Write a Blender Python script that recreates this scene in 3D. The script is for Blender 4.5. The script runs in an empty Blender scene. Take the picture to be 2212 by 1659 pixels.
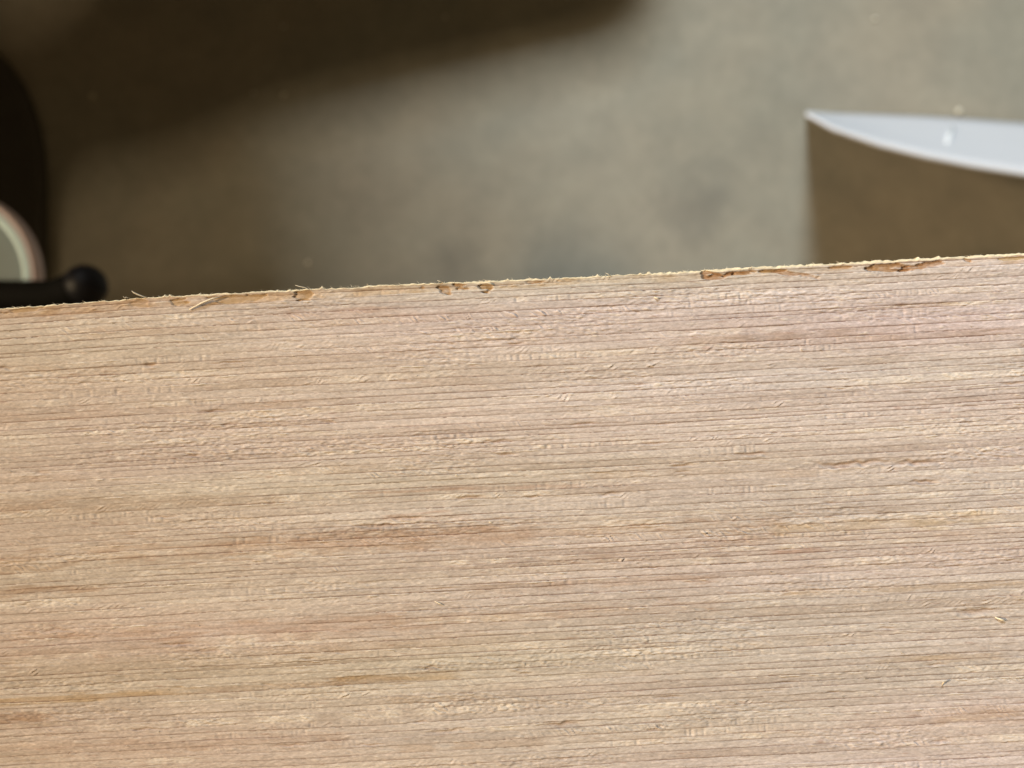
import bpy, bmesh, math, random
import numpy as np
from mathutils import Vector

# ------------------------------------------------------------------ camera, world, lights
S = bpy.context.scene
C = S.collection
ZC = 0.60            # lens height above the concrete floor
ZB = 0.50            # top face of the board
TW = 1.2             # frame width / distance

cam = bpy.data.cameras.new("camera")
cam.sensor_width = 36.0
cam.lens = 36.0 / TW
cam.clip_start = 0.005
cam.clip_end = 50
cam.dof.use_dof = True
cam.dof.focus_distance = ZC - ZB
cam.dof.aperture_fstop = 21.0
cam_o = bpy.data.objects.new("camera", cam)
C.objects.link(cam_o)
cam_o.location = (0, 0, ZC)
S.camera = cam_o

W = bpy.data.worlds.new("World")
S.world = W
W.use_nodes = True
W.node_tree.nodes["Background"].inputs[0].default_value = (1.0, 0.72, 0.36, 1)
W.node_tree.nodes["Background"].inputs[1].default_value = 0.145

# horizontal drift of a shadow for one metre of height
DA = Vector((0.32, -0.95))      # daylight from the door, upper left of the picture
DB = Vector((1.28, 0.10))       # warm room light from the left


def area(name, drift, dist, size, power, color):
    l = bpy.data.lights.new(name, 'AREA')
    l.shape = 'SQUARE'
    l.size = size
    l.energy = power
    l.color = color
    o = bpy.data.objects.new(name, l)
    C.objects.link(o)
    d = Vector((-drift.x, -drift.y, 1.0)).normalized()
    tgt = Vector((0.05, 0.1, 0.2))
    o.location = tgt + d * dist
    o.rotation_euler = (-d).to_track_quat('-Z', 'Y').to_euler()
    return o


LA = area("daylight_lamp", DA, 3.0, 0.50, 115, (0.88, 1.0, 1.02))
LB = area("warm_lamp", DB, 2.6, 0.33, 98, (1.0, 0.76, 0.46))

S.view_settings.view_transform = 'Standard'
S.view_settings.look = 'None'
S.view_settings.exposure = 0
S.view_settings.gamma = 1
S.view_settings.use_curve_mapping = False


# ------------------------------------------------------------------ helpers
def pix(x, y, z):
    """a point of the photograph (2212 px wide) at height z"""
    k = TW * (ZC - z) / 2212.0
    return Vector(((x - 1106) * k, (829.5 - y) * k, z))


def tag(o, label=None, cat=None, group=None, kind=None):
    if label: o["label"] = label
    if cat: o["category"] = cat
    if group: o["group"] = group
    if kind: o["kind"] = kind
    return o


def link(name, mesh, mat=None, parent=None, smooth=True):
    o = bpy.data.objects.new(name, mesh)
    C.objects.link(o)
    if mat: mesh.materials.append(mat)
    if parent: o.parent = parent
    if smooth:
        mesh.polygons.foreach_set("use_smooth", [True] * len(mesh.polygons))
    return o


def empty(name, loc):
    o = bpy.data.objects.new(name, None)
    C.objects.link(o)
    o.location = loc
    return o


def tube_mesh(name, pts, radii, sides=8):
    bm = bmesh.new()
    rings = []
    n = len(pts)
    for i, p in enumerate(pts):
        p = Vector(p)
        t = (Vector(pts[min(i + 1, n - 1)]) - Vector(pts[max(i - 1, 0)])).normalized()
        a = t.orthogonal().normalized() if abs(t.z) > 0.99 else t.cross(Vector((0, 0, 1))).normalized()
        b = t.cross(a)
        rings.append([bm.verts.new(p + (a * math.cos(2 * math.pi * k / sides) + b * math.sin(2 * math.pi * k / sides)) * radii[i]) for k in range(sides)])
    for i in range(n - 1):
        for k in range(sides):
            bm.faces.new((rings[i][k], rings[i][(k + 1) % sides], rings[i + 1][(k + 1) % sides], rings[i + 1][k]))
    bm.faces.new(rings[0]); bm.faces.new(rings[-1])
    bmesh.ops.recalc_face_normals(bm, faces=bm.faces)
    m = bpy.data.meshes.new(name)
    bm.to_mesh(m); bm.free()
    return m


def slab_mesh(name, outline, z0, z1, bevel=0.0, segs=2):
    bm = bmesh.new()
    bot = [bm.verts.new((x, y, z0)) for x, y in outline]
    top = [bm.verts.new((x, y, z1)) for x, y in outline]
    n = len(outline)
    bm.faces.new(bot); tf = bm.faces.new(top)
    for i in range(n):
        bm.faces.new((bot[i], bot[(i + 1) % n], top[(i + 1) % n], top[i]))
    bmesh.ops.recalc_face_normals(bm, faces=bm.faces)
    if bevel:
        bmesh.ops.bevel(bm, geom=list(tf.edges), offset=bevel, segments=segs, affect='EDGES', profile=0.5)
    m = bpy.data.meshes.new(name)
    bm.to_mesh(m); bm.free()
    return m


def material(name, color, rough=0.6, spec=0.3, noise=0.0, scale=60, metal=0.0, bump=0.0):
    m = bpy.data.materials.new(name)
    m.use_nodes = True
    nt = m.node_tree
    b = nt.nodes["Principled BSDF"]
    b.inputs["Roughness"].default_value = rough
    b.inputs["Specular IOR Level"].default_value = spec
    b.inputs["Metallic"].default_value = metal
    tc = nt.nodes.new("ShaderNodeTexCoord")
    nz = nt.nodes.new("ShaderNodeTexNoise")
    nz.inputs["Scale"].default_value = scale
    nz.inputs["Detail"].default_value = 5
    nt.links.new(tc.outputs["Object"], nz.inputs["Vector"])
    mx = nt.nodes.new("ShaderNodeMix"); mx.data_type = 'RGBA'
    mx.inputs["A"].default_value = (*[c * (1 - noise) for c in color], 1)
    mx.inputs["B"].default_value = (*[min(1, c * (1 + noise)) for c in color], 1)
    nt.links.new(nz.outputs["Fac"], mx.inputs["Factor"])
    nt.links.new(mx.outputs["Result"], b.inputs["Base Color"])
    if bump:
        bp = nt.nodes.new("ShaderNodeBump")
        bp.inputs["Strength"].default_value = bump
        bp.inputs["Distance"].default_value = 0.002
        nt.links.new(nz.outputs["Fac"], bp.inputs["Height"])
        nt.links.new(bp.outputs["Normal"], b.inputs["Normal"])
    return m


# ------------------------------------------------------------------ concrete floor
def concrete():
    m = bpy.data.materials.new("concrete")
    m.use_nodes = True
    nt = m.node_tree
    L = nt.links.new
    b = nt.nodes["Principled BSDF"]
    b.inputs["Roughness"].default_value = 0.7
    b.inputs["Specular IOR Level"].default_value = 0.25
    geo = nt.nodes.new("ShaderNodeNewGeometry")

    def nz(scale, detail, rough=0.55, off=0.0):
        mp = nt.nodes.new("ShaderNodeVectorMath"); mp.operation = 'ADD'
        mp.inputs[1].default_value = (off, off * 1.7, 0)
        L(geo.outputs["Position"], mp.inputs[0])
        n = nt.nodes.new("ShaderNodeTexNoise")
        n.inputs["Scale"].default_value = scale
        n.inputs["Detail"].default_value = detail
        n.inputs["Roughness"].default_value = rough
        L(mp.outputs[0], n.inputs["Vector"])
        return n.outputs["Fac"]

    def ramp(f, p0, c0, p1, c1):
        r = nt.nodes.new("ShaderNodeValToRGB")
        r.color_ramp.elements[0].position = p0; r.color_ramp.elements[0].color = (*c0, 1)
        r.color_ramp.elements[1].position = p1; r.color_ramp.elements[1].color = (*c1, 1)
        L(f, r.inputs["Fac"])
        return r.outputs["Color"]

    def mul(a, c):
        x = nt.nodes.new("ShaderNodeMix"); x.data_type = 'RGBA'; x.blend_type = 'MULTIPLY'
        x.inputs["Factor"].default_value = 1
        L(a, x.inputs["A"]); L(c, x.inputs["B"])
        return x.outputs["Result"]

    base = ramp(nz(9, 3, 0.5, 3.1), 0.35, (0.244, 0.234, 0.202), 0.65, (0.272, 0.247, 0.206))
    c = mul(base, ramp(nz(28, 5, 0.6, 1.3), 0.30, (0.85, 0.855, 0.86), 0.70, (1.05, 1.05, 1.04)))
    c = mul(c, ramp(nz(110, 4, 0.6, 7.7), 0.3, (0.93, 0.93, 0.93), 0.7, (1.04, 1.04, 1.04)))
    # a few old grey stains
    for (px, py, rad) in ((1545, 408, 0.020), (1478, 482, 0.024), (980, 560, 0.02), (2140, 590, 0.02)):
        p = pix(px, py, 0)
        d = nt.nodes.new("ShaderNodeVectorMath"); d.operation = 'DISTANCE'
        wv = nt.nodes.new("ShaderNodeVectorMath"); wv.operation = 'ADD'
        n = nt.nodes.new("ShaderNodeTexNoise"); n.inputs["Scale"].default_value = 45
        sc = nt.nodes.new("ShaderNodeVectorMath"); sc.operation = 'SCALE'; sc.inputs["Scale"].default_value = 0.05
        L(geo.outputs["Position"], n.inputs["Vector"])
        L(n.outputs["Color"], sc.inputs[0])
        L(geo.outputs["Position"], wv.inputs[0]); L(sc.outputs[0], wv.inputs[1])
        L(wv.outputs[0], d.inputs[0]); d.inputs[1].default_value = p + Vector((0.025, 0.025, 0.025))
        mr = nt.nodes.new("ShaderNodeMapRange"); mr.inputs["From Min"].default_value = rad * 1.2
        mr.inputs["From Max"].default_value = rad * 0.35
        L(d.outputs["Value"], mr.inputs["Value"])
        c = mul(c, ramp(mr.outputs["Result"], 0.0, (1, 1, 1), 1.0, (0.79, 0.80, 0.82)))
    L(c, b.inputs["Base Color"])
    bp = nt.nodes.new("ShaderNodeBump"); bp.inputs["Strength"].default_value = 0.25; bp.inputs["Distance"].default_value = 0.003
    L(nz(260, 6, 0.65), bp.inputs["Height"])
    L(bp.outputs["Normal"], b.inputs["Normal"])
    return m


bm = bmesh.new()
bmesh.ops.create_grid(bm, x_segments=8, y_segments=8, size=3.0)
fm = bpy.data.meshes.new("floor"); bm.to_mesh(fm); bm.free()
tag(link("floor", fm, concrete(), smooth=False), kind="structure")

# ------------------------------------------------------------------ the board: sawn quarter grain with real relief
rng = np.random.default_rng(11)
PX = TW * (ZC - ZB) / 3264.0                 # one photograph pixel on the board face, in metres
ang = math.atan2(118, 2212)
ORG = pix(0, 667, ZB)
UX = np.array([math.cos(ang), math.sin(ang)])
VX = np.array([math.sin(ang), -math.cos(ang)])


BOW_X = [-700, 0, 300, 460, 800, 1100, 1500, 1900, 2600, 3264, 4000]; BOW_Y = [0, -1, -6.5, -9.5, -11, -10.5, -7, -3.5, -4, -2, 0]


def axis(lo, hi, vis0, vis1, step, coarse):
    a = np.arange(lo, vis0, coarse)
    b = np.arange(vis0, vis1, step)
    c = np.arange(vis1, hi + coarse, coarse)
    return np.concatenate([a, b, c])


U = axis(-700, 4000, -60, 3400, 3.7, 40.0)
V = np.concatenate([np.array([0., .8, 1.6, 2.4, 3.2, 4.0, 4.8]), axis(5.6, 2300, 5.6, 1680, 1.75, 40.0)])
nu, nv = len(U), len(V)
UU, VV = np.meshgrid(U, V)                   # [v, u]


def interp_w(x, step):
    """cubic value-noise weights: indices and four weights"""
    t = (x - x.min()) / step
    i = np.floor(t).astype(int)
    f = t - i
    w = np.stack([-.5 * f + f * f - .5 * f ** 3, 1 - 2.5 * f * f + 1.5 * f ** 3, .5 * f + 2 * f * f - 1.5 * f ** 3, -.5 * f * f + .5 * f ** 3])
    return i, w


def noise1(x, step, rows=1):
    i, w = interp_w(x, step)
    g = rng.normal(0, 1, (rows, i.max() + 5))
    return sum(g[:, i + k] * w[k] for k in range(4))


def noise2(su, sv):
    iu, wu = interp_w(U, su)
    iv, wv = interp_w(V, sv)
    g = rng.normal(0, 1, (iv.max() + 5, iu.max() + 5))
    a = sum(g[:, iu + k] * wu[k] for k in range(4))
    return sum(a[iv + k, :] * wv[k][:, None] for k in range(4))


def sstep(a, b, x):
    t = np.clip((x - a) / (b - a), 0, 1)
    return t * t * (3 - 2 * t)


# growth rings
gaps = np.clip(rng.normal(21.5, 5.0, 160), 11, 34)
edges = np.concatenate([[-60], -60 + np.cumsum(gaps)])
tear = sstep(0.2, 1.3, noise2(420, 45))      # patches where the saw tore the fibres
RR = VV + 7 * noise2(1500, 420) + 1.1 * noise2(260, 60) + 0.45 * tear * noise2(22, 16) + 0.25 * noise2(12, 10)
ring = np.clip(np.searchsorted(edges, RR) - 1, 0, len(gaps) - 1)
wid = gaps[ring]
fr = (RR - edges[ring]) / wid                # 0 top of a ring .. 1 its late wood
NR = len(gaps)
cols = np.broadcast_to(np.arange(nu), ring.shape)


def per_ring(step):
    return noise1(U, step, NR)[ring, cols]


# relief, in photograph pixels
step_h = 0.65 * per_ring(330) + 0.45 * per_ring(70)
late_i = np.clip(0.88 + 0.24 * per_ring(520) + 0.13 * per_ring(120) + .07 * per_ring(26), 0.2, 1.25)   # strength of the dark line
late_i *= np.clip(0.88 + 0.24 * sstep(-200, 2600, UU) - 0.20 * sstep(700, 1500, VV) + 0.16 * noise2(800, 160), .35, 1.1)
dpx = (1 - fr) * wid                         # distance above the ring's lower boundary
line = np.exp(-(np.maximum(dpx - 0.6, 0) / 1.45) ** 2)
soft = np.exp(-dpx / 5.5)
groove = -1.5 * late_i * line

# scalloped tear-out: slanting little flakes along a ring
kk = rng.choice([-1, 1], NR, p=[.45, .55]) * rng.uniform(0.6, 2.6, NR)
pp = rng.uniform(17, 36, NR)
ph = (UU + kk[ring] * fr * wid + 12 * per_ring(45) + 6 * per_ring(16)) / pp[ring]
saw = ph - np.floor(ph)
boost = np.zeros((NR, nu))
for (x0, y0, x1, y1, a, sl, per) in ((150, 1062, 1000, 1010, 1.1, -1.6, 30), (850, 1040, 2000, 985, 1.5, -1.3, 26), (1250, 1062, 1950, 1030, 1.4, -1.5, 24), (420, 1228, 900, 1205, 1.0, 1.6, 24),
                                (900, 1215, 1750, 1195, 1.2, 1.8, 30), (-40, 1645, 900, 1600, 1.2, 1.7, 20), (900, 1600, 1750, 1570, 1.2, 2.0, 20), (1500, 1735, 2000, 1712, 1.1, -.5, 20),
                                (1900, 1722, 2750, 1690, 1.2, -1.2, 24), (2464, 1745, 2700, 1735, 1.1, -1.2, 22), (-40, 1950, 420, 1930, 1.0, 1.7, 22), (900, 1930, 1600, 1900, 1.1, 2.4, 36), (1300, 2180, 1750, 2165, 1.0, -1.2, 18),
                                (1500, 2420, 1900, 2400, .9, 1.6, 26), (600, 2320, 1200, 2300, .9, 1.8, 26), (2700, 2040, 3000, 2020, 1.0, 1.8, 26)):
    dx_, dy_ = (x0 + x1) / 2, (y0 + y1) / 2 - 667 * 3264 / 2212
    um, vm_ = dx_ * math.cos(ang) - dy_ * math.sin(ang), dx_ * math.sin(ang) + dy_ * math.cos(ang)
    rk = ring[np.searchsorted(V, vm_), np.searchsorted(U, um)]
    boost[rk] += a * sstep(x0 - 80, x0 + 80, U) * sstep(x1 + 80, x1 - 80, U)
    kk[rk] = sl; pp[rk] = per
ph = (UU + kk[ring] * fr * wid + 12 * per_ring(45) + 6 * per_ring(16)) / pp[ring]
saw = ph - np.floor(ph)
amp = (np.clip(per_ring(330) - 0.30, 0, 1.5) + boost[ring, cols]) * (0.5 + 0.6 * tear) * np.clip(0.8 + 0.6 * per_ring(30), 0.1, 2)
flake = amp * (saw ** 1.5 - 0.35) * np.sin(np.pi * np.clip(fr, 0, 1)) ** .6 * 2.9 * np.clip(.6 + .8 * per_ring(24), .15, 1.8)
# upright little tool marks across single rings
tm = np.clip(per_ring(300) - 0.75, 0, 1) * np.clip(per_ring(7) - 0.3, 0, 2) * np.sin(np.pi * np.clip(fr, 0, 1)) ** .5

pale = np.clip(per_ring(380) - 0.55, 0, 1.2) * np.clip(0.75 + .5 * per_ring(40), 0, 1.4)
lip_m = np.clip(per_ring(260) - 0.45, 0, 1.3) * np.clip(0.5 + .8 * per_ring(18), 0, 1.5)
rlip = lip_m * np.exp(-((fr * wid - 2.6) / 2.2) ** 2)
rough = (0.33 + 0.58 * tear + .45 * pale)
fib = 0.6 * noise2(34, 4.5) + 0.6 * noise2(15, 4.0) + 0.62 * noise2(8.5, 4.5) + 0.35 * noise2(90, 7)
H = step_h + groove + flake - 1.5 * tm + rough * fib + 1.9 * rlip + 3.0 * noise2(900, 300)

# torn pits with a raised lip under them
pit_c = np.zeros_like(H)
pits = [(2720, 1478, 110, 7, 5), (2920, 1475, 70, 7, 4.5), (2395, 1448, 45, 5, 3.5), (1610, 1450, 30, 4, 3), (2945, 1537, 45, 5, 3.5), (1495, 1588, 45, 5, 4),
        (1215, 1678, 60, 6, 4), (1290, 1652, 60, 5, 3), (1940, 1575, 28, 5, 3), (478, 1168, 22, 6, 4), (3110, 1950, 60, 9, 4.5), (1790, 2308, 60, 8, 4),
        (1430, 2330, 60, 5, 3), (610, 1455, 22, 4, 4), (1700, 1583, 26, 5, 3), (2075, 1415, 40, 4, 3), (3230, 1225, 40, 4, 3), (2650, 1180, 30, 4, 3), (560, 2055, 50, 4, 3.2)]
for _ in range(70):
    pits.append((rng.uniform(-40, 3350), rng.uniform(1000, 2440), rng.uniform(12, 55), rng.uniform(2.2, 5), rng.uniform(1.2, 3.2)))
sa, ca = math.sin(ang), math.cos(ang)


def uv_of(x, y):
    dx, dy = x - 0, y - 667 * 3264 / 2212
    return dx * ca - dy * sa, dx * sa + dy * ca


for (x, y, a, b, d) in pits:
    u, v = uv_of(x, y)
    if v < 45: continue
    i0, i1 = np.searchsorted(V, [v - 5 * b, v + 5 * b]); j0, j1 = np.searchsorted(U, [u - 1.5 * a, u + 1.5 * a])
    if i1 <= i0 or j1 <= j0: continue
    uu = (UU[i0:i1, j0:j1] - u) / a; vv = (VV[i0:i1, j0:j1] - v) / b + 0.35 * noise1(U, 18)[0, j0:j1][None, :]
    body = np.exp(-np.abs(uu) ** 3 - np.abs(vv) ** 2.5)
    lip = np.exp(-np.abs(uu) ** 3 - ((vv - 1.7) / .7) ** 2)
    H[i0:i1, j0:j1] += -d * 1.5 * body + 0.55 * d * lip
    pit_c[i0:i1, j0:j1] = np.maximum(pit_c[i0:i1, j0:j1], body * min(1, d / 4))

# ---- wood colour (linear albedo), plus a painted light gradient across it
base = np.array([0.482, 0.426, 0.408])
col = np.broadcast_to(base, H.shape + (3,)).copy()
hue = noise2(1300, 120); val = 0.6 * noise2(1500, 70) + 1.15 * per_ring(800) + .4 * per_ring(200)
col *= 1 + val[..., None] * np.array([0.045, 0.054, 0.062])
col[..., 0] *= 1 + 0.010 * hue; col[..., 1] *= 1 - 0.006 * hue; col[..., 2] *= 1 - 0.018 * noise2(1000, 90)
pink = np.clip(noise2(900, 110), 0, 2)[..., None]
col *= 1 + pink * np.array([0.004, -0.010, 0.0])
# light from the upper right painted in: warmer left, paler cool right
lit_side = sstep(-300, 2700, UU + 0.25 * (900 - VV) + 90 * noise2(900, 60))[..., None]
col *= np.array([0.99, 0.95, 0.90]) * (1 - lit_side) + np.array([1.03, 1.055, 1.10]) * lit_side
# fibre flecks and ray cells
col *= (1 + 0.045 * noise2(26, 4) + 0.04 * noise2(10, 3.5) + 0.035 * noise2(140, 6))[..., None]
col *= (1 + 0.05 * noise2(8, 5))[..., None]
# paler early wood on raised tufts and flake crests
col *= (1 + 0.035 * np.clip(flake, 0, 3) + 0.16 * np.clip(amp, 0, 1) * sstep(.55, .9, saw))[..., None]
pl = np.clip(.42 * pale + .55 * rlip, 0, .75)[..., None]
col = col * (1 - pl) + np.array([0.66, 0.60, 0.56]) * pl
fleck = sstep(1.15, 1.9, noise2(24, 4.2) + 0.35 * (tear - .3))
H += 1.0 * fleck
col = col * (1 - .5 * fleck[..., None]) + np.array([0.70, 0.64, 0.60]) * .5 * fleck[..., None]
dk = sstep(1.5, 2.2, noise2(30, 3.6))[..., None]
col = col * (1 - dk * np.array([.14, .22, .25]))
# late wood: thin red-brown line at each ring's lower side, with a faint run-up
lw = np.clip(late_i * (0.97 * line + 0.20 * soft), 0, 1)[..., None]
col = col * (1 - lw) + col * np.array([0.46, 0.36, 0.32]) * lw
# whole rings of darker, tawny wood over some length
tawny = np.clip(per_ring(520) - 0.9, 0, 1.1) * np.clip(0.7 + .4 * per_ring(60), 0, 1.3)
col *= 1 - np.clip(tawny, 0, 1)[..., None] * np.array([0.11, 0.16, 0.21])
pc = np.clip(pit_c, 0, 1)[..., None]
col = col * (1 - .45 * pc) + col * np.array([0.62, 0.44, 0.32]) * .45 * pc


def streak(x0, y0, x1, y1, hw, tint, k, ragged=0.35):
    """a stain that follows the grain, photograph pixels"""
    u0, v0 = uv_of(x0, y0); u1, v1 = uv_of(x1, y1)
    t = np.clip((UU - u0) / (u1 - u0), 0, 1)
    vc = v0 + (v1 - v0) * t
    m = sstep(1.25, 0.75, np.abs(VV - vc) / hw + ragged * noise2(60, 5)) * sstep(u0 - 30, u0 + 30, UU) * sstep(u1 + 40, u1 - 40, UU)
    m = np.clip(m * k * (0.8 + 0.3 * noise2(90, 12)), 0, 1)[..., None]
    global col
    col = col * (1 - m) + col * np.array(tint) * m


OCH = (0.86, 0.74, 0.57); RED = (0.80, 0.64, 0.56); BRN = (0.82, 0.71, 0.62)
streak(-60, 2246, 640, 2200, 12, OCH, .85)
streak(1060, 2170, 1460, 2150, 13, OCH, .7)
streak(640, 2200, 1300, 2165, 9, BRN, .6)
streak(-60, 2290, 170, 2285, 16, BRN, .9)
streak(-60, 1893, 330, 1872, 13, BRN, .9)
streak(1230, 1655, 1480, 1648, 7, RED, .5, .6)
streak(1210, 1647, 1430, 1630, 4, RED, .6, .5)
streak(1130, 1575, 1460, 1560, 4, RED, .7)
streak(1350, 1560, 1850, 1548, 5, RED, .55)
streak(1500, 1880, 2300, 1840, 14, BRN, .5)
streak(-60, 1790, 1700, 1705, 30, BRN, .6, .5)
streak(700, 1740, 2500, 1665, 18, BRN, .55, .5)
streak(-60, 1620, 900, 1590, 16, BRN, .45, .5)
streak(-60, 2035, 1300, 1975, 16, BRN, .6, .5)
streak(-60, 2090, 700, 2060, 14, BRN, .45, .5)
streak(-60, 2400, 1100, 2350, 22, BRN, .4, .5)
streak(-60, 1340, 1100, 1290, 20, BRN, .35, .5)
streak(200, 1075, 1500, 1010, 16, BRN, .4, .5)
streak(1000, 1990, 2300, 1930, 16, BRN, .5, .5)
streak(2200, 1730, 3300, 1690, 14, BRN, .45, .5)
streak(1500, 2370, 3300, 2290, 16, BRN, .3, .5)
streak(2464, 1690, 3300, 1640, 20, (0.9, 0.80, 0.62), .6)
streak(2464, 1760, 2640, 1754, 6, RED, .8)
streak(2500, 1893, 3300, 1860, 9, OCH, .5)
streak(2800, 2110, 3200, 2090, 12, OCH, .55)
streak(2990, 2300, 3264, 2260, 13, OCH, .5)
streak(900, 1010, 1330, 990, 10, RED, .4)
streak(820, 2015, 1400, 2000, 6, BRN, .6)
streak(380, 2046, 620, 2036, 6, BRN, .7)

# ---- the splintered edge
edge_n = noise1(U, 180)[0] * 0.8 + noise1(U, 24)[0] * 0.8 + noise1(U, 9)[0] * .9
tuft = np.clip(noise1(U, 8)[0] - 1.35, 0, 2) * 4.5
edge_off = np.clip(edge_n, -3, 3) - tuft
right = sstep(-200, 3000, UU)
cham_w = 3.2 + 4.4 * right + 1.3 * noise1(U, 60)[0][None, :] + 0.8 * noise1(U, 20)[0][None, :]
cham_w = np.clip(cham_w, 2.5, 14)
cham = np.clip(1 - VV / cham_w, 0, 1)
H -= cham * cham_w * (0.85 + 0.15 * noise1(U, 14)[0][None, :])
cm = sstep(0.02, 0.25, cham)[..., None]
cream = np.array([0.68, 0.60, 0.455]) * (1 + 0.06 * noise2(30, 3))[..., None]
col = col * (1 - cm) + cream * cm
# the first ring is a slightly sunk, tawny strip
band_v = 34 + 3 * noise1(U, 150)[0][None, :] - 8 * right
band = sstep(band_v + 1.5, band_v - 1.5, VV) * (1 - cm[..., 0])
H -= band * (1.6 + 0.8 * noise2(70, 20))
bm_ = (band * (0.75 - .45 * right + .25 * noise2(45, 14)))[..., None]
bm_ = np.clip(bm_, 0, 1)
col = col * (1 - bm_) + col * np.array([0.84, 0.71, 0.55]) * bm_


def chip(x0, x1, vtop, vbot, d, slant=0.0, tint=(0.62, 0.40, 0.18), k=1.0):
    """a torn-out chip under the arris: x range in photo pixels, depth range from the edge"""
    global H, col
    u0, u1 = x0 / ca, x1 / ca
    t = (UU - (u0 + u1) / 2) / ((u1 - u0) / 2)
    vc = (vtop + vbot) / 2 + slant * t * (u1 - u0) / 2
    hv = (vbot - vtop) / 2
    q = np.abs(t) ** 3 + np.abs((VV - vc) / hv) ** 3 + 0.62 * noise2(40, 7) + .3 * noise2(10, 5)
    m = sstep(1.45, 0.55, q) * (VV < 140) * (VV > 2)
    H -= sstep(.15, .6, m) * d * 0.6
    tint = [.68 * a + .32 * b for a, b in zip(tint, (.78, .65, .5))]
    mm = np.clip(m * k * (0.85 + .2 * noise2(18, 8)), 0, 1)[..., None]
    col = col * (1 - mm) + np.array(base) * np.array(tint) * mm


TAN = (0.80, 0.62, 0.36)
chip(415, 470, 5, 30, 4, 0, (0.85, 0.66, .44), .8)
chip(548, 602, 8, 30, 8, 0, TAN)
chip(668, 840, 7, 30, 9, -0.04, TAN)
chip(938, 992, 6, 34, 11, 0.05, (0.74, 0.54, 0.28))
chip(1340, 1352, 8, 16, 5)
chip(1393, 1438, 8, 36, 9, 0.35)
chip(1440, 1494, 6, 24, 9, 0.1)
chip(1526, 1566, 5, 36, 12, 0.4, (0.66, 0.46, 0.2))
chip(1675, 1735, 7, 14, 5)
chip(2236, 2304, 9, 34, 11, 0.25, (0.60, 0.34, 0.16))
chip(2300, 2345, 10, 24, 9, -0.3, (0.60, 0.34, 0.16))
chip(2340, 2412, 9, 22, 10, 0, (0.60, 0.36, 0.16))
chip(2418, 2502, 10, 20, 9, 0, (0.66, 0.45, 0.18))
chip(2462, 2600, 22, 36, 6, 0.21, (0.66, 0.42, 0.26), .9)
chip(2764, 2896, 12, 36, 13, 0, (0.60, 0.36, 0.15))
chip(2876, 2996, 14, 34, 10, -0.14, (0.62, 0.36, 0.18), .9)
chip(2640, 2710, 10, 20, 6, 0, (0.80, 0.58, 0.36))
chip(3070, 3094, 8, 20, 7, 0.3, (0.7, 0.46, 0.28))
chip(3190, 3264, 9, 20, 5, 0, (0.86, 0.74, 0.46))
chip(-20, 130, 6, 18, 5, -0.05, TAN)

col = np.clip(col, 0.01, 0.92)

# ---- mesh
bow = np.interp(U, BOW_X, BOW_Y)
Vw = VV + edge_off[None, :] * np.exp(-VV / 6.0) + bow[None, :] * np.exp(-VV / 350.0)
XX = ORG.x + PX * (UU * UX[0] + Vw * VX[0])
YY = ORG.y + PX * (UU * UX[1] + Vw * VX[1])
ZZ = ZB + PX * H
P = np.stack([XX, YY, ZZ], -1).reshape(-1, 3)
idx = np.arange(nu * nv).reshape(nv, nu)
quads = np.stack([idx[:-1, :-1], idx[1:, :-1], idx[1:, 1:], idx[:-1, 1:]], -1).reshape(-1, 4)
loop = np.concatenate([idx[0, :], idx[1:, -1], idx[-1, -2::-1], idx[-2:0:-1, 0]])      # round the rim
nl = len(loop)
drops = [0.0004, 0.004, 0.018]
rings_i = [loop]
allP = [P]
nbase = len(P)
for k, dz in enumerate(drops):
    q = P[loop].copy()
    q[:, 2] = ZB - dz + (rng.normal(0, 0.00004, nl) if k < 2 else 0)
    q[:nu, 1] += rng.normal(0, 0.00003, nu) - 0.0002 * k
    allP.append(q)
    rings_i.append(np.arange(nl) + nbase + k * nl)
sk = []
for a, b in zip(rings_i[:-1], rings_i[1:]):
    sk.append(np.stack([a, np.roll(a, -1), np.roll(b, -1), b], -1))
bot_corner = rings_i[-1]
sk = np.concatenate(sk)
allP = np.concatenate(allP)
quads = np.concatenate([quads, sk])
nq = len(quads)
me = bpy.data.meshes.new("wooden_board")
me.vertices.add(len(allP)); me.vertices.foreach_set("co", allP.astype(np.float32).ravel())
me.loops.add(nq * 4 + nl); me.polygons.add(nq + 1)
me.loops.foreach_set("vertex_index", np.concatenate([quads.ravel(), bot_corner]).astype(np.int32))
me.polygons.foreach_set("loop_start", np.concatenate([np.arange(nq) * 4, [nq * 4]]).astype(np.int32))
me.update(calc_edges=True)
me.validate()
at = me.color_attributes.new("wood", 'FLOAT_COLOR', 'POINT')
cc = np.ones((len(allP), 4), np.float32)
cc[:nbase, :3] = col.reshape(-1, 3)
cc[nbase:, :3] = np.array([0.62, 0.48, 0.30])
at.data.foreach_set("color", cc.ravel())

wood = bpy.data.materials.new("sawn_wood")
wood.use_nodes = True
nt = wood.node_tree
bs = nt.nodes["Principled BSDF"]
bs.inputs["Roughness"].default_value = 0.78
bs.inputs["Specular IOR Level"].default_value = 0.18
av = nt.nodes.new("ShaderNodeVertexColor"); av.layer_name = "wood"
gg = nt.nodes.new("ShaderNodeNewGeometry")
mp = nt.nodes.new("ShaderNodeMapping")
mp.inputs["Rotation"].default_value = (0, 0, -ang); mp.inputs["Scale"].default_value = (1, 3.2, 1)
gn = nt.nodes.new("ShaderNodeTexNoise"); gn.inputs["Scale"].default_value = 3200; gn.inputs["Detail"].default_value = 3
nt.links.new(gg.outputs["Position"], mp.inputs["Vector"]); nt.links.new(mp.outputs["Vector"], gn.inputs["Vector"])
mr = nt.nodes.new("ShaderNodeMapRange"); mr.inputs["From Min"].default_value = .3; mr.inputs["From Max"].default_value = .7
mr.inputs["To Min"].default_value = 0.86; mr.inputs["To Max"].default_value = 1.1
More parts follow.
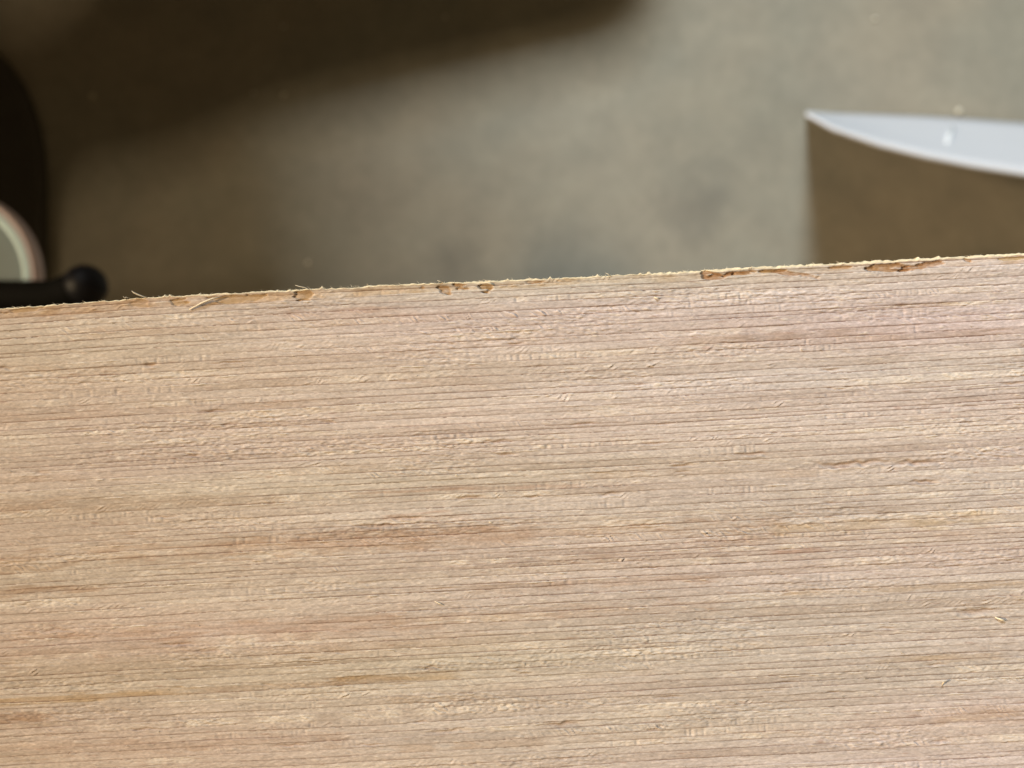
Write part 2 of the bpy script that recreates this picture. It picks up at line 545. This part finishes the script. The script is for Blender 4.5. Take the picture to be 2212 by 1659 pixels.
nt.links.new(gn.outputs["Fac"], mr.inputs["Value"])
vm = nt.nodes.new("ShaderNodeVectorMath"); vm.operation = 'SCALE'
nt.links.new(av.outputs["Color"], vm.inputs[0]); nt.links.new(mr.outputs["Result"], vm.inputs["Scale"])
nt.links.new(vm.outputs[0], bs.inputs["Base Color"])
board = link("wooden_board", me, wood)
tag(board, "pale tan sawn wooden board with fine straight grain and a splintered upper edge", "board")


def bpt(x, y, h=0.0):
    """photo pixel (3264 wide) on the board, h pixels above its face"""
    p = pix(x * 2212 / 3264, y * 2212 / 3264, ZB)
    p.z += h * PX
    return p


fresh = material("fresh_fibre", (0.74, 0.66, 0.54), 0.7, 0.2, 0.12, 900)


def splinter(pts, r0, name="splinter"):
    n = len(pts)
    q = [bpt(*p) for p in pts]
    rad = [r0 * PX * (0.25 + 0.75 * math.sin(math.pi * min(1, (i + .35) / n) * .9)) if i < n - 1 else r0 * PX * .2 for i in range(n)]
    rad[0] = r0 * PX * .55
    return link(name, tube_mesh(name, q, rad, 5), fresh, board)


splinter([(470, 949, -2), (456, 945, 5), (443, 940, 9), (432, 934, 13), (427, 929, 17)], 2.4)
splinter([(404, 955, 0), (399, 950, 5), (396, 945, 8)], 1.3)
splinter([(414, 951, 0), (404, 948, 4), (397, 949, 6)], 1.1)
splinter([(988, 923, 0), (972, 917, 5), (955, 914, 9), (943, 910, 12)], 1.5)
splinter([(604, 987, 2), (625, 977, 5), (650, 965, 9), (680, 953, 10), (708, 946, 5)], 3.2)
splinter([(1412, 898, 0), (1402, 897, 5), (1394, 895, 8)], 1.6)
splinter([(1575, 909, -2), (1560, 903, 4), (1545, 901, 5)], 2.6)
splinter([(1172, 911, 0), (1173, 907, 4), (1170, 905, 6)], 1.4)
splinter([(1948, 880, 0), (1938, 875, 6), (1929, 871, 10)], 1.8)
splinter([(2390, 857, 0), (2393, 853, 5), (2396, 850, 8)], 1.4)
splinter([(2384, 858, 0), (2387, 855, 5), (2388, 852, 7)], 1.1)
splinter([(3003, 2185, 0), (3000, 2176, 9), (3001, 2168, 15), (2997, 2166, 17)], 2.4)
splinter([(3172, 1968, -1), (3190, 1974, 5), (3206, 1979, 3)], 3.6)
splinter([(1452, 1519, 0), (1455, 1513, 6), (1458, 1516, 8)], 1.8)
splinter([(1555, 1662, 0), (1563, 1664, 5), (1572, 1667, 3)], 2.2)
splinter([(1385, 1916, 0), (1400, 1922, 5), (1416, 1929, 3)], 2.2)
splinter([(2085, 947, 0), (2092, 951, 6), (2104, 950, 3)], 3.0)

# short fuzz along the arris and loose tufts on the face, too fine to count
bmh = bmesh.new()
rr = random.Random(5)


def hair(p, q, r):
    t = (q - p).normalized()
    a = t.cross(Vector((0, 0, 1))).normalized() * r
    b = t.cross(a).normalized() * r
    vs = [bmh.verts.new(p + a), bmh.verts.new(p - a * .5 + b), bmh.verts.new(p - a * .5 - b), bmh.verts.new(q)]
    bmh.faces.new((vs[0], vs[1], vs[3])); bmh.faces.new((vs[1], vs[2], vs[3])); bmh.faces.new((vs[2], vs[0], vs[3]))


for _ in range(330):
    x = rr.uniform(-30, 3300)
    y = 667 * 1.4756 - x * 118 / 2212 + np.interp(x, BOW_X, BOW_Y) + rr.uniform(-1, 4)
    p = bpt(x, y, -6)
    q = bpt(x + rr.gauss(-2, 7), y - rr.uniform(0, 3) - (rr.random() ** 5) * 9, -4 + rr.uniform(0, 6))
    hair(p, q, rr.uniform(.5, 1.1) * PX)
for _ in range(220):
    x = rr.uniform(-30, 3300); y = rr.uniform(1010, 2460)
    if y < 1000 - x * .0533: continue
    l = rr.uniform(5, 16)
    hair(bpt(x, y, -1), bpt(x + l, y - l * .05 + rr.gauss(0, 2.0), rr.uniform(1.5, 4)), rr.uniform(.7, 1.3) * PX)
fz = bpy.data.meshes.new("fibre_fuzz"); bmh.to_mesh(fz); bmh.free()
tag(link("fibre_fuzz", fz, fresh, board), kind="stuff")

# two upright timber blocks carry the board; they stand under it, out of sight from above
timber = material("rough_timber", (0.42, 0.31, 0.20), 0.8, 0.2, 0.2, 40, bump=0.3)


def block(cx, cy, sx, sy, z0, z1, label, cat="block", group=None, mat=timber, name="timber_block"):
    out = [(cx - sx, cy - sy), (cx + sx, cy - sy), (cx + sx, cy + sy), (cx - sx, cy + sy)]
    o = link(name, slab_mesh(name, out, z0, z1, 0.003), mat, smooth=False)
    return tag(o, label, cat, group)


ZU = ZB - 0.0181
block(-0.045, -0.040, 0.019, 0.02, 0, ZU, "upright timber block under the left end of the board")
block(0.045, -0.040, 0.019, 0.02, 0, ZU, "upright timber block under the right end of the board")

# ------------------------------------------------------------------ things on the floor
# a curved sheet of white plastic leaning on the concrete
sheet_m = material("white_plastic", (0.56, 0.57, 0.635), 0.45, 0.4, 0.03, 30)
up = [(1741, 243), (1800, 247), (1900, 250), (2000, 254), (2100, 260), (2212, 268), (2330, 278), (2480, 294)]
lo = [(1742, 248), (1800, 279), (1900, 313), (2000, 338), (2100, 358), (2212, 376), (2330, 392), (2480, 408)]
zt = [0.100, 0.104, 0.106, 0.108, 0.108, 0.108, 0.107, 0.105]


def resample(a, n):
    x = np.linspace(0, len(a) - 1, n)
    return np.array([np.interp(x, np.arange(len(a)), np.array(a, float)[:, k]) for k in range(np.array(a).shape[1])]).T


upr = resample(up, 29); lor = resample([(*p, z) for p, z in zip(lo, zt)], 29)
bm = bmesh.new()
NV = 9
g = []
for i in range(29):
    a = pix(upr[i][0], upr[i][1], 0.001); b = pix(lor[i][0], lor[i][1], lor[i][2])
    row = []
    for j in range(NV):
        t = j / (NV - 1)
        p = a.lerp(b, t)
        row.append(bm.verts.new(p))
    g.append(row)
for i in range(28):
    for j in range(NV - 1):
        bm.faces.new((g[i][j], g[i + 1][j], g[i + 1][j + 1], g[i][j + 1]))
bmesh.ops.recalc_face_normals(bm, faces=bm.faces)
sm = bpy.data.meshes.new("sheet"); bm.to_mesh(sm); bm.free()
root = empty("plastic_sheet", pix(1900, 250, 0))
root["label"] = "curved white plastic sheet with a pointed end leaning over the concrete"
root["category"] = "plastic sheet"
inv = root.location


def child(name, mesh, mat, parent, smooth=True):
    o = link(name, mesh, mat, parent, smooth)
    o.location = -parent.location
    return o


sh = child("panel", sm, sheet_m, root)
md = sh.modifiers.new("thickness", 'SOLIDIFY'); md.thickness = 0.002; md.offset = 0
rim_pts = [pix(*lor[i]) for i in range(29)]
child("rim", tube_mesh("rim", rim_pts, [0.0010 + 0.0007 * min(1, i / 6) for i in range(29)], 8), sheet_m, root)
ra_, rb_ = pix(2056, 257, .001), pix(2056, 350, .108)  # raised tick on the sheet, coloured paler to give a highlight
rp = [ra_.lerp(rb_, .28), ra_.lerp(rb_, .45), ra_.lerp(rb_, .66)]
child("pale_tick", tube_mesh("pale_tick", [p + Vector((0.0005 - .002 * n, 0.001, 0.0006)) for n, p in enumerate(rp)], [0.0010, 0.0016, 0.0012], 8), material("tick_highlight", (0.70, 0.73, 0.79), .4, .3), root)

# black stand with a ball-ended bar, with a dark slab on the floor at the left
black = material("black_paint", (0.004, 0.004, 0.006), 0.42, 0.35, 0.2, 80)
rubber = material("black_rubber", (0.003, 0.003, 0.003), 0.8, 0.12, 0.2, 80)
dark_slab_m = material("black_slab", (0.055, 0.05, 0.045), 0.7, 0.3, 0.2, 80)
st = empty("black_stand", (-0.46, 0.02, 0))
tag(st, "black stand with a ball-ended bar reaching in over a flat dark slab", "stand")
bx = pix(104, 0, 0).x  # flat slab added to fill the soft dark area at the left
y1 = pix(0, 88, 0).y
cor = []
for k in range(9):
    a = math.pi / 2 * (1 - k / 8)
    cor.append((bx - 0.06 + 0.06 * math.cos(a), y1 - 0.10 + 0.10 * math.sin(a)))
child("dark_slab", slab_mesh("dark_slab", cor + [(bx, -0.12), (-0.62, -0.12), (-0.62, y1)], 0, 0.010, 0.003), dark_slab_m, st, False)
zb = 0.30
bc = pix(184, 618, zb)
bar_y = pix(0, 640, zb).y
by = bar_y
bar_r = 0.0056
child("post", tube_mesh("post", [(-0.46, by, 0.008), (-0.46, by, zb + 0.02)], [0.009, 0.009], 20), black, st)
child("bar", tube_mesh("bar", [(-0.46, by, zb), (bc.x - .012, by, zb), (bc.x - .006, (by * .6 + bc.y * .4), zb), (bc.x, bc.y, zb)], [bar_r, bar_r, bar_r * 1.1, bar_r * 1.2], 20), rubber, st)
bm = bmesh.new()
bmesh.ops.create_uvsphere(bm, u_segments=28, v_segments=18, radius=0.0075)
for v in bm.verts: v.co += bc
bmm = bpy.data.meshes.new("ball_end"); bm.to_mesh(bmm); bm.free()
child("ball_end", bmm, material("black_knob", (0.004, 0.004, 0.007), 0.5, 0.22, 0.2, 80), st)

# round disc with a pale turquoise rim, held up behind the bar
zd = 0.255
dc = pix(-100, 601, zd)
k = TW * (ZC - zd) / 2212
disc = empty("round_disc", (dc.x, dc.y, zd - 0.006))
tag(disc, "round grey disc with a pale turquoise and white rim behind the black bar", "disc")
R = 191 * k


def lathe(name, prof, seg=72):
    bm = bmesh.new()
    rg = [[bm.verts.new((dc.x + r * math.cos(2 * math.pi * s / seg), dc.y + r * math.sin(2 * math.pi * s / seg), z)) for s in range(seg)] for r, z in prof]
    for a, b in zip(rg[:-1], rg[1:]):
        for s in range(seg):
            bm.faces.new((a[s], a[(s + 1) % seg], b[(s + 1) % seg], b[s]))
    bm.faces.new(rg[0]); bm.faces.new(rg[-1])
    bmesh.ops.recalc_face_normals(bm, faces=bm.faces)
    m = bpy.data.meshes.new(name); bm.to_mesh(m); bm.free()
    return m


child("plate", lathe("plate", [(R * .86, zd - .006), (R * .86, zd - .002)]), material("grey_plate", (0.20, 0.25, 0.28), .6, .3, .05, 40), disc, False)


def ring_mesh(name, r0, r1, z0, h):
    n = 10
    prof = []
    bm = bmesh.new()
    seg = 72
    pr = []
    for i in range(n):
        a = 2 * math.pi * i / n
        pr.append(((r0 + r1) / 2 + (r1 - r0) / 2 * math.cos(a), z0 + h * math.sin(a)))
    rg = [[bm.verts.new((dc.x + r * math.cos(2 * math.pi * s / seg), dc.y + r * math.sin(2 * math.pi * s / seg), z)) for s in range(seg)] for r, z in pr]
    for i in range(n):
        a, b = rg[i], rg[(i + 1) % n]
        for s in range(seg):
            bm.faces.new((a[s], a[(s + 1) % seg], b[(s + 1) % seg], b[s]))
    bmesh.ops.recalc_face_normals(bm, faces=bm.faces)
    m = bpy.data.meshes.new(name); bm.to_mesh(m); bm.free()
    return m


child("inner_rim", ring_mesh("inner_rim", R * .80, R * .915, zd, .003), material("turquoise_rim", (0.60, 0.84, 0.98), .4, .5, .05, 40), disc)
child("outer_rim", ring_mesh("outer_rim", R * .905, R, zd, .004), material("white_rim", (0.56, 0.48, 0.54), .5, .4, .05, 40), disc)
child("holder", tube_mesh("holder", [(dc.x - .03, dc.y, zd - .009), (-0.46, by, zd - .009)], [.003, .003], 10), black, disc)

# unseen dark slabs added outside the frame, shaped to throw the broad shadow
blocker_m = material("brown_blocker", (0.10, 0.07, 0.045), .8, .2, .25, 30)


def shade(name, poly, h, drift, label, blocks, cat, thick=0.014):
    pts = [pix(x, y, 0) for x, y in poly]
    lp = drift.location
    out = [((p.x + (lp.x - p.x) * h / lp.z), (p.y + (lp.y - p.y) * h / lp.z)) for p in pts]
    tag(link(name, slab_mesh(name, out, h, h + thick, 0.002), blocker_m, smooth=False), label, cat)
    for n, (x, y) in enumerate(blocks):
        block(x, y, .03, .03, 0, h - 0.0002, blocks[(x, y)], group=None)


def smooth_poly(p, it=2):
    for _ in range(it):
        q = []
        for i in range(len(p)):
            a, b = p[i], p[(i + 1) % len(p)]
            q += [(a[0] * .75 + b[0] * .25, a[1] * .75 + b[1] * .25), (a[0] * .25 + b[0] * .75, a[1] * .25 + b[1] * .75)]
        p = q
    return p


edgeA = [(1425, -300), (1425, -60), (1400, 30), (1320, 92), (1150, 128), (950, 172), (750, 216), (600, 262), (480, 325), (430, 290), (430, -480), (1300, -480)]
edgeB = [(1425, -300), (1425, -60), (1400, 30), (1320, 92), (1150, 128), (950, 172), (750, 216), (600, 262), (450, 338), (330, 362), (240, 380), (192, 430), (182, 520), (176, 700),
         (-900, 700), (-900, 64), (60, 62), (180, 40), (260, -10), (330, -120), (340, -300)]
shade("low_shadow_slab", smooth_poly(edgeA), 0.16, LA, "dark slab with a wavy edge, added low outside the view to cast the dark shadow",
      {(-0.16, 0.42): "low timber prop under the left of the added wavy shadow slab", (-0.02, 0.50): "low timber prop under the right of the added wavy shadow slab"}, "shadow slab")
shade("high_shadow_slab", smooth_poly(edgeB), 0.25, LB, "larger dark slab added higher at the left to block the warm light",
      {(-0.72, 0.30): "tall timber prop under the larger added shadow slab", (-0.78, 0.10): "tall timber prop at the near side of the larger added shadow slab"}, "plywood")

# tall dark panel added beyond the frame to cut the daylight on the left
blocker_panel = empty("side_light_blocker", (-1.0, 0.75, 0))
tag(blocker_panel, "tall dark panel added out of view to block the daylight on the left", "blocker_panel")


box_blocker = empty("warm_light_blocker", (-1.6, 0.1, 0))  # unseen box added at the left to dim the warm lamp
tag(box_blocker, "dark grey box with two front panels, added out of view to dim the warm light", "light blocker")
box_blocker_m = material("grey_blocker", (0.05, 0.05, 0.055), .5, .4, .1, 20)


def cbox(name, x0, x1, y0, y1, z0, z1, mat, parent):
    return child(name, slab_mesh(name, [(x0, y0), (x1, y0), (x1, y1), (x0, y1)], z0, z1, 0.002), mat, parent, False)


cbox("blocker_leaf", -1.48, -0.25, 0.75, 0.79, 0, 2.05, blocker_m, blocker_panel)
child("blocker_handle", tube_mesh("blocker_handle", [(-0.34, 0.735, 1.0), (-0.45, 0.735, 1.0)], [.009, .009], 10), black, blocker_panel)
frame = empty("overhead_light_blocker", (0.5, 0.8, 0))  # unseen beam and post added to dim daylight towards the board's lower side
tag(frame, "dark beam on a post, added beyond the view to dim daylight on the board", "portal")
cbox("blocker_beam", -0.25, 1.30, 0.75, 0.79, 1.262, 2.05, blocker_m, frame)
cbox("upright", 1.30, 1.38, 0.75, 0.83, 0, 2.05, blocker_m, frame)
cbox("body", -1.78, -1.47, -0.5, 0.7, 0, 1.365, box_blocker_m, box_blocker)
for y0 in (-0.49, 0.105):
    d_ = cbox("blocker_panel", -1.468, -1.45, y0, y0 + 0.585, 0.03, 1.26, box_blocker_m, box_blocker)
    hy = 0.07 if y0 < 0 else 0.13
    h_ = link("blocker_handle", tube_mesh("blocker_handle", [(-1.442, hy, 0.62), (-1.442, hy, 0.76)], [.006, .006], 8), black, d_)

# pale crumbs on the concrete
crumb_m = material("pale_crumb", (0.60, 0.56, 0.48), .8, .2, .15, 300)
cr = random.Random(3)
crumbs = [(614, 205, 1.7, "pale crumb in the dark shadow at the centre left"), (549, 201, 1.2, "small faint crumb just left of a brighter crumb in the shadow"),
          (613, 58, 1.1, "faint crumb high in the dark shadow"), (962, 38, 1.1, "faint crumb near the top edge in the dark shadow"),
          (201, 208, 1.7, "pale crumb in the deep shadow beside the flat black slab"), (666, 568, 1.8, "pale crumb on the floor just above the board's edge"),
          (1889, 42, 1.5, "pale crumb on lit concrete at the upper right"), (2069, 241, 2.0, "bright crumb on lit concrete just above the white plastic sheet"),
          (1960, 798 - 0, 0, ""), (1958, 533, 1.0, "")]
for (x, y, r, lab) in crumbs:
    if not lab: continue
    bm = bmesh.new()
    bmesh.ops.create_icosphere(bm, subdivisions=2, radius=r / 1000)
    for v in bm.verts:
        v.co = v.co * cr.uniform(.8, 1.2)
        v.co.z = v.co.z * .6 + r * .0006
    m = bpy.data.meshes.new("crumb"); bm.to_mesh(m); bm.free()
    o = link("crumb", m, crumb_m)
    o.location = pix(x, y, 0)
    o.rotation_euler.z = cr.uniform(0, 6)
    o.scale = (1, cr.uniform(.7, 1.3), 1)
    tag(o, lab, "crumb", "pale crumbs on the concrete floor")
